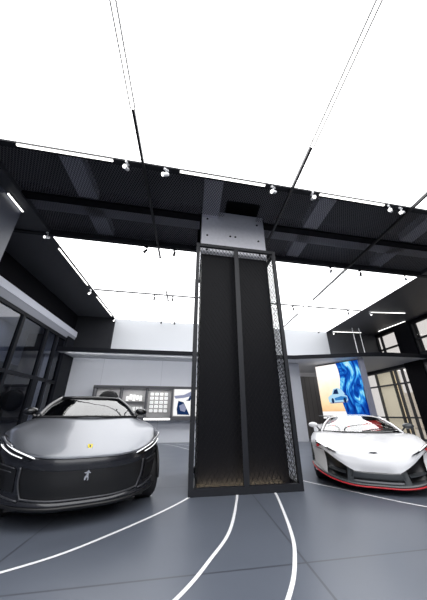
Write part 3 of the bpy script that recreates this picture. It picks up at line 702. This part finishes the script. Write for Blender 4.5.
# side intakes and lower lip lines
ig = [[NB(2.62+(4.15-2.62)*j/12, 1.9+(3.75-1.9)*i/8+.0, .008)+Vector((.004, 0, 0)) for j in range(13)] for i in range(9)]
both(ig, 'side_intake', M['satin_black'], car)
for f in (list, mx):
    path_tube([tuple(p) for p in [Vector(q) for q in f([tuple(NB(2.3+1.9*j/10, 4.35-.25*j/10, .02)) for j in range(11)])]], .010, 'intake_trim', M['trim_grey'], car)
    path_tube([tuple(p) for p in [Vector(q) for q in f([tuple(NB(2.75+1.2*j/8, 1.95, .016)) for j in range(9)])]], .007, 'intake_blade', M['trim_grey'], car)
    path_tube([tuple(p) for p in [Vector(q) for q in f([tuple(NB(2.9+1.0*j/8, 2.35, .016)) for j in range(9)])]], .006, 'intake_blade', M['trim_grey'], car)
lp = [NB(4.2*j/16, 5.2, .02) for j in range(17)]
path_tube([Vector((-p.x, p.y, p.z)) for p in reversed(lp[1:])]+lp, .016, 'splitter', M['satin_black'], car)
# mirrors
for f, nm in ((1, 'r'), (-1, 'l')):
    g = []
    for i in range(9):
        t = math.pi*i/8; rr = math.sin(t)
        g.append([Vector((f*(.96+.115*-math.cos(t)), 1.70+.09*rr*math.cos(k*math.pi/6), 1.255+.065*rr*math.sin(k*math.pi/6)+.01*math.cos(t))) for k in range(13)])
    o = MB().grid(g).build('door_mirror', M['gloss_black'], car, local=True, smooth=True)
    MB().tube([(f*.84, 1.72, 1.15), (f*.92, 1.71, 1.21)], .02).build('mirror_arm', M['gloss_black'], o, local=True)
for y in (.95, 3.97):
    for s_ in (-1, 1): wheel(car, s_*.955, y, .37, .27, s_, M['rim'])
for y in (.95, 3.97):
    for s_ in (-1, 1):
        pts_ = [(s_*1.062, y+.415*math.cos(math.radians(a)), .37+.415*math.sin(math.radians(a))) for a in range(-12, 193, 8)]
        path_tube(pts_, .022, 'arch_trim', M['satin_black'], car)
b = MB(); b.lbox(-.80, .80, .35, 4.7, .17, .6); b.build('chassis', M['satin_black'], car, local=True)
b = MB(); b.lbox(-.98, .98, 1.45, 3.45, .15, .25); b.build('sill', M['satin_black'], car, local=True)

# ---- white car ---------------------------------------------------------------
wc = thing('sports_car', 'white low supercar with red splitter line and black intakes, on the right', 'car', (2.775, 5.04, 0), math.radians(-22.4))
CW = [(0, 1.12, .845), (.22, 1.12, .845), (.44, 1.16, .843), (.70, 1.27, .85), (.90, 1.4, .84), (1.0, 1.55, .81), (1.05, 1.65, .74)]
N2 = [(0, .8, .785), (.2, .8, .785), (.42, .82, .785), (.68, .9, .825), (.88, 1.02, .835), (.99, 1.15, .81), (1.05, 1.25, .74)]
N1 = [(0, .4, .70), (.2, .4, .70), (.4, .45, .70), (.66, .55, .735), (.86, .70, .77), (.97, .84, .77), (1.04, .95, .72)]
NU = [(0, .08, .585), (.2, .09, .585), (.38, .13, .595), (.62, .20, .605), (.84, .37, .672), (.95, .60, .70), (1.03, .76, .68)]
NM = [(0, .0, .44), (.2, .01, .44), (.37, .05, .45), (.6, .13, .51), (.82, .32, .625), (.94, .56, .65), (1.025, .74, .63)]
NBm = [(0, .02, .30), (.2, .03, .30), (.34, .03, .31), (.58, .12, .44), (.80, .30, .580), (.93, .545, .60), (1.02, .73, .58)]
nose = [NBm, NM, NU, N1, N2, CW]
wwf = [(1.0, .34), (3.67, .35)]
wkeep = arch_keep(wwf, .375)
MB().grid(sym(surf(nose, 5, 5)), keep=wkeep).build('bonnet', M['paint_white'], wc, local=True, smooth=True)
# white fender strip outside the intake, then the side
SD = [[(.80, .31, .575), (.99, .67, .60), (1.025, .74, .60), (1.045, .95, .70), (1.05, 1.25, .74), (1.05, 1.65, .74), (1.0, 2.3, .74), (1.03, 3.0, .82), (1.07, 3.6, .86), (1.03, 4.15, .86), (.75, 4.42, .84), (0, 4.5, .84)],
      [(.78, .30, .48), (.97, .59, .50), (1.01, .68, .50), (1.045, .9, .55), (1.055, 1.25, .58), (1.04, 1.65, .58), (.97, 2.3, .55), (1.02, 3.0, .60), (1.075, 3.6, .66), (1.03, 4.18, .66), (.78, 4.48, .64), (0, 4.56, .64)],
      [(.775, .27, .36), (.965, .55, .36), (1.0, .62, .36), (1.04, .85, .40), (1.05, 1.25, .42), (1.03, 1.65, .40), (.98, 2.3, .38), (1.03, 3.0, .40), (1.06, 3.6, .44), (1.02, 4.2, .44), (.78, 4.5, .42), (0, 4.56, .42)],
      [(.79, .25, .215), (.96, .52, .20), (1.0, .60, .20), (1.035, .82, .20), (1.04, 1.25, .18), (1.03, 1.65, .16), (1.02, 2.3, .15), (1.03, 3.0, .15), (1.03, 3.6, .18), (1.0, 4.2, .22), (.75, 4.4, .24), (0, 4.45, .24)]]
both(surf(SD, 6, 5), 'body_side', M['paint_white'], wc, keep=wkeep)
# shoulder and engine deck
SH = [[(.90, 1.4, .84), (1.0, 1.55, .81), (1.05, 1.65, .74)], [(.86, 1.9, .85), (.95, 1.95, .82), (1.02, 2.0, .74)], [(.84, 2.5, .86), (.94, 2.5, .84), (1.0, 2.4, .74)], [(.80, 3.1, .93), (.96, 3.1, .90), (1.03, 3.0, .82)], [(.74, 3.7, .94), (.98, 3.7, .92), (1.07, 3.6, .86)], [(.7, 4.3, .90), (.95, 4.25, .89), (1.03, 4.15, .86)]]
both(surf(SH, 4, 4), 'shoulder', M['paint_white'], wc)
DK = [[(0, 2.95, 1.14), (.3, 2.95, 1.12), (.6, 2.95, 1.02), (.80, 2.95, .92)], [(0, 3.6, 1.0), (.3, 3.6, .99), (.55, 3.6, .96), (.76, 3.6, .94)], [(0, 4.4, .90), (.3, 4.4, .90), (.5, 4.4, .89), (.72, 4.3, .89)]]
MB().grid(sym(surf(DK, 4, 4))).build('engine_cover', M['carbon'], wc, local=True, smooth=True)
# windscreen, roof, side glass
W2 = [[(0, 1.10, .85), (.4, 1.14, .848), (.78, 1.36, .85)], [(0, 1.55, 1.02), (.38, 1.58, 1.015), (.70, 1.72, .985)], [(0, 2.02, 1.165), (.32, 2.04, 1.16), (.56, 2.12, 1.115)]]
MB().grid(sym(surf(W2, 6, 6))).build('windscreen', M['screen_clear'], wc, local=True, smooth=True)
R2 = [[(0, 2.02, 1.165), (.32, 2.04, 1.16), (.56, 2.12, 1.115)], [(0, 2.4, 1.205), (.34, 2.4, 1.195), (.60, 2.4, 1.14)], [(0, 2.75, 1.185), (.33, 2.75, 1.175), (.60, 2.72, 1.12)], [(0, 2.97, 1.135), (.32, 2.97, 1.12), (.6, 2.95, 1.02)]]
MB().grid(sym(surf(R2, 5, 4))).build('roof', M['paint_white'], wc, local=True, smooth=True)
S2 = [[(.78, 1.36, .85), (.70, 1.72, .985), (.56, 2.12, 1.115), (.60, 2.4, 1.14), (.60, 2.72, 1.12), (.66, 3.0, 1.0)], [(.90, 1.45, .84), (.87, 1.8, .845), (.85, 2.15, .85), (.84, 2.5, .86), (.82, 2.8, .88), (.80, 3.05, .92)]]
both(surf(S2, 5, 3), 'side_window', M['gloss_black'], wc)
for f in (list, mx):
    path_tube(curve(f([(.80, 1.33, .85), (.715, 1.70, .99), (.575, 2.10, 1.125), (.615, 2.4, 1.15), (.61, 2.72, 1.13)]), 5), .022, 'windscreen_pillar', M['paint_white'], wc)
    path_tube(curve(f([(.84, 1.40, .85), (.75, 1.75, .98), (.61, 2.14, 1.115)]), 5), .012, 'pillar_seal', M['gloss_black'], wc)
path_tube(curve([(-.80, 1.36, .853), (-.4, 1.12, .853), (0, 1.085, .853), (.4, 1.12, .853), (.80, 1.36, .853)], 4), .014, 'cowl', M['gloss_black'], wc)
MB().prism([(.05, 0), (.60, .10), (.74, .21), (.40, .16)], lambda x, t: Vector((x, 1.10+t, .858)), lambda x, t: Vector((x, 1.12+t, .885))).build('wiper_cover', M['gloss_black'], wc, local=True)
for (p, q) in (((.02, 1.13, .872), (.58, 1.36, .925)), ((.30, 1.16, .868), (.72, 1.40, .91))):
    o = MB().tube([p, ((p[0]+q[0])/2, (p[1]+q[1])/2-.01, (p[2]+q[2])/2+.015), q], .011).build('wiper', M['satin_black'], wc, local=True)
# cabin with red seats
MB().lbox(-.7, .7, 1.45, 1.75, .55, .86).build('dashboard', M['leather'], wc, local=True, bevel=.04)
for x in (-.36, .36):
    b = MB(); b.hexa([Vector((x-.27, 1.85, .5)), Vector((x+.27, 1.85, .5)), Vector((x+.27, 2.05, .5)), Vector((x-.27, 2.05, .5))], [Vector((x-.20, 2.12, 1.07)), Vector((x+.20, 2.12, 1.07)), Vector((x+.20, 2.24, 1.07)), Vector((x-.20, 2.24, 1.07))])
    st = b.build('bucket_seat', M['red_seat'], wc, local=True, bevel=.05)
    MB().lbox(x-.16, x+.16, 2.02, 2.09, .74, .80).build('harness_slot', M['leather'], st, local=True)
MB().lbox(-.72, .72, 2.6, 2.7, .45, 1.1).build('rear_bulkhead', M['leather'], wc, local=True)
MB().lathe([(-.012, .135), (-.012, .16), (.012, .16), (.012, .135)], 24, 'y', (-.36, 1.66, .86)).build('steering_wheel', M['leather'], wc, local=True)
# dark intakes set back behind the nose edge
IT = [[Vector(NBm[0])+Vector((0, .05, .0)), Vector(NBm[2])+Vector((0, .10, .02)), Vector(NBm[3])+Vector((0, .16, .0)), Vector((.72, .32, .535)), Vector((.80, .36, .575))],
      [Vector((0, .12, .22)), Vector((.36, .16, .22)), Vector((.6, .30, .28)), Vector((.72, .34, .38)), Vector((.79, .36, .4))],
      [Vector((0, .06, .14)), Vector((.38, .08, .14)), Vector((.62, .2, .145)), Vector((.72, .26, .17)), Vector((.79, .30, .19))]]
MB().grid(sym(surf(IT, 5, 4))).build('front_intake', M['satin_black'], wc, local=True, smooth=True)
# nose underside bar, centre blade, struts
cb = [[(0, .03, .305), (.2, .035, .305), (.36, .065, .315)], [(0, .03, .24), (.2, .035, .24), (.40, .08, .24)], [(0, .045, .21), (.2, .05, .21), (.42, .10, .21)]]
MB().grid(sym(surf(cb, 4, 3))).build('bumper_centre', M['carbon'], wc, local=True, smooth=True, thick=.03)
cb2 = [[(0, .02, .185), (.2, .025, .185), (.40, .06, .185)], [(0, .0, .15), (.2, .005, .15), (.42, .05, .15)]]
MB().grid(sym(surf(cb2, 4, 3))).build('bumper_blade', M['trim_grey'], wc, local=True, smooth=True, thick=.02)
for f in (1, -1):
    b = MB(); b.hexa([Vector((f*.38, .03, .13)), Vector((f*.48, .06, .13)), Vector((f*.48, .22, .13)), Vector((f*.38, .2, .13))], [Vector((f*.36, .06, .32)), Vector((f*.44, .10, .36)), Vector((f*.44, .24, .36)), Vector((f*.36, .2, .32))])
    b.build('intake_strut', M['carbon'], wc, local=True)
    bl = [(.48, .10, .26), (.62, .17, .28), (.76, .27, .31)]
    b = MB().grid([[Vector((f*x, y, z)) for x, y, z in curve(bl, 4)], [Vector((f*x, y+.12, z+.02)) for x, y, z in curve(bl, 4)]]); b.build('intake_vane', M['carbon'], wc, local=True, thick=.015)
# splitter with red edge
sp2 = [(0, -.06, .12), (.3, -.05, .12), (.55, .02, .14), (.76, .16, .18), (.92, .32, .235), (1.01, .48, .29), (1.05, .60, .34)]
sc_ = curve(sp2, 5)
inner = [Vector((p.x*.9, p.y+.18, p.z+.015)) for p in sc_]
MB().grid(sym([[Vector(p) for p in sc_], inner])).build('splitter', M['carbon'], wc, local=True, smooth=True, thick=.02)
ed2 = [Vector((p.x, p.y-.004, p.z-.012)) for p in sc_]
path_tube([Vector((-p.x, p.y, p.z)) for p in reversed(ed2[1:])]+ed2, .011, 'red_line', M['red'], wc, 6)
# headlamp slots
for f in (1, -1):
    P = [(.59, .12, .572), (.72, .225, .628), (.86, .37, .70), (.94, .48, .728), (.925, .47, .672), (.80, .325, .625), (.70, .21, .590)]
    m = MB().prism([(i, 0) for i in range(7)], lambda i, _: Vector((f*P[int(i)][0], P[int(i)][1]-.035, P[int(i)][2]+.005)), lambda i, _: Vector((f*P[int(i)][0], P[int(i)][1]+.03, P[int(i)][2])))
    o = m.build('headlamp', M['gloss_black'], wc, local=True)
    path_tube(curve([(f*.74, .20, .638), (f*.85, .32, .69), (f*.92, .43, .715)], 4), .008, 'light_blade', M['drl'], o, 6)
    b = MB().lathe([(-.01, .028), (.01, .024)], 12, 'y', (f*.90, .41, .645)); b.build('red_marker', M['red'], wc, local=True)
MB().prism([(-.06, -.006), (.02, -.012), (.075, .004), (.05, .012), (-.02, .010)], lambda x, z: Vector((x, .072-.004, .585+z)), lambda x, z: Vector((x, .09, .59+z))).build('nose_badge', M['trim_grey'], wc, local=True)
# mirrors
for f in (1, -1):
    g = []
    for i in range(9):
        t = math.pi*i/8; rr = math.sin(t)
        g.append([Vector((f*(.98-.11*math.cos(t)), 1.55+.075*rr*math.cos(k*math.pi/6), .975+.06*rr*math.sin(k*math.pi/6))) for k in range(13)])
    o = MB().grid(g).build('door_mirror', M['paint_white'] if f < 0 else M['carbon'], wc, local=True, smooth=True)
    MB().tube([(f*.84, 1.62, .85), (f*.90, 1.58, .93), (f*.95, 1.56, .955)], .016).build('mirror_arm', M['gloss_black'], o, local=True)
# rear wing
o = MB().lbox(-.88, .88, 4.1, 4.35, 1.14, 1.17).build('rear_wing', M['carbon'], wc, local=True, bevel=.01)
for f in (1, -1): MB().lbox(f*.5-.015, f*.5+.015, 4.12, 4.3, .88, 1.145).build('wing_stay', M['carbon'], o, local=True)
for y, r_ in ((1.0, .34), (3.67, .35)):
    for s_ in (-1, 1): wheel(wc, s_*.90, y, r_, .27, s_, M['rim'])
    for s_ in (-1, 1):
        path_tube([(s_*1.03, y+(r_+.035)*math.cos(math.radians(a)), r_+(r_+.035)*math.sin(math.radians(a))) for a in range(-8, 189, 8)], .014, 'arch_trim', M['gloss_black'], wc)
MB().lbox(-.72, .72, .4, 4.3, .12, .5).build('chassis', M['satin_black'], wc, local=True)
MB().lbox(-1.0, 1.0, 1.4, 3.25, .10, .19).build('sill', M['carbon'], wc, local=True)

# ================================================================== LIGHT
w = bpy.data.worlds.new('daylight'); sc.world = w; w.use_nodes = True
bg = w.node_tree.nodes['Background']; bg.inputs['Color'].default_value = (.98, .92, .87, 1); bg.inputs['Strength'].default_value = .95
def area(name, loc, rot, sx, sy, e, col=(1, 1, 1)):
    l = bpy.data.lights.new(name, 'AREA'); l.shape = 'RECTANGLE'; l.size = sx; l.size_y = sy; l.energy = e; l.color = col
    o = bpy.data.objects.new(name, l); COL.objects.link(o); o.location = loc; o.rotation_euler = rot
area('back_room_light', R(-7.2, 9, 4.95), (0, 0, A2), 1.2, 6, 90)
area('alcove_fill_light', R(9.5, 13.2, 3.74), (0, 0, A2), 3, 2, 70)  # added fill, brightens the alcove and soffit under the canopy
area('canopy_fill_light', R(-.4, 12.3, 3.70), (math.radians(82), 0, A2), 10.5, .10, 22)  # added strip without a fitting, brightens the grey back wall
area('niche_light', R(-2, 13.29, 2.415), (math.radians(-20), 0, A2), 4.8, .05, 26)

# ================================================================== CAMERA
cd = bpy.data.cameras.new('camera'); cam = bpy.data.objects.new('camera', cd); COL.objects.link(cam)
cam.location = (0, 0, 1.2); cam.rotation_euler = (math.radians(90+24.8), 0, 0)
cd.sensor_fit = 'HORIZONTAL'; cd.sensor_width = 36; cd.lens = 36*248/427; cd.clip_start = .05
sc.camera = cam
sc.view_settings.view_transform = 'Standard'; sc.view_settings.look = 'None'; sc.view_settings.exposure = 0; sc.view_settings.gamma = 1
sc.view_settings.use_curve_mapping = False
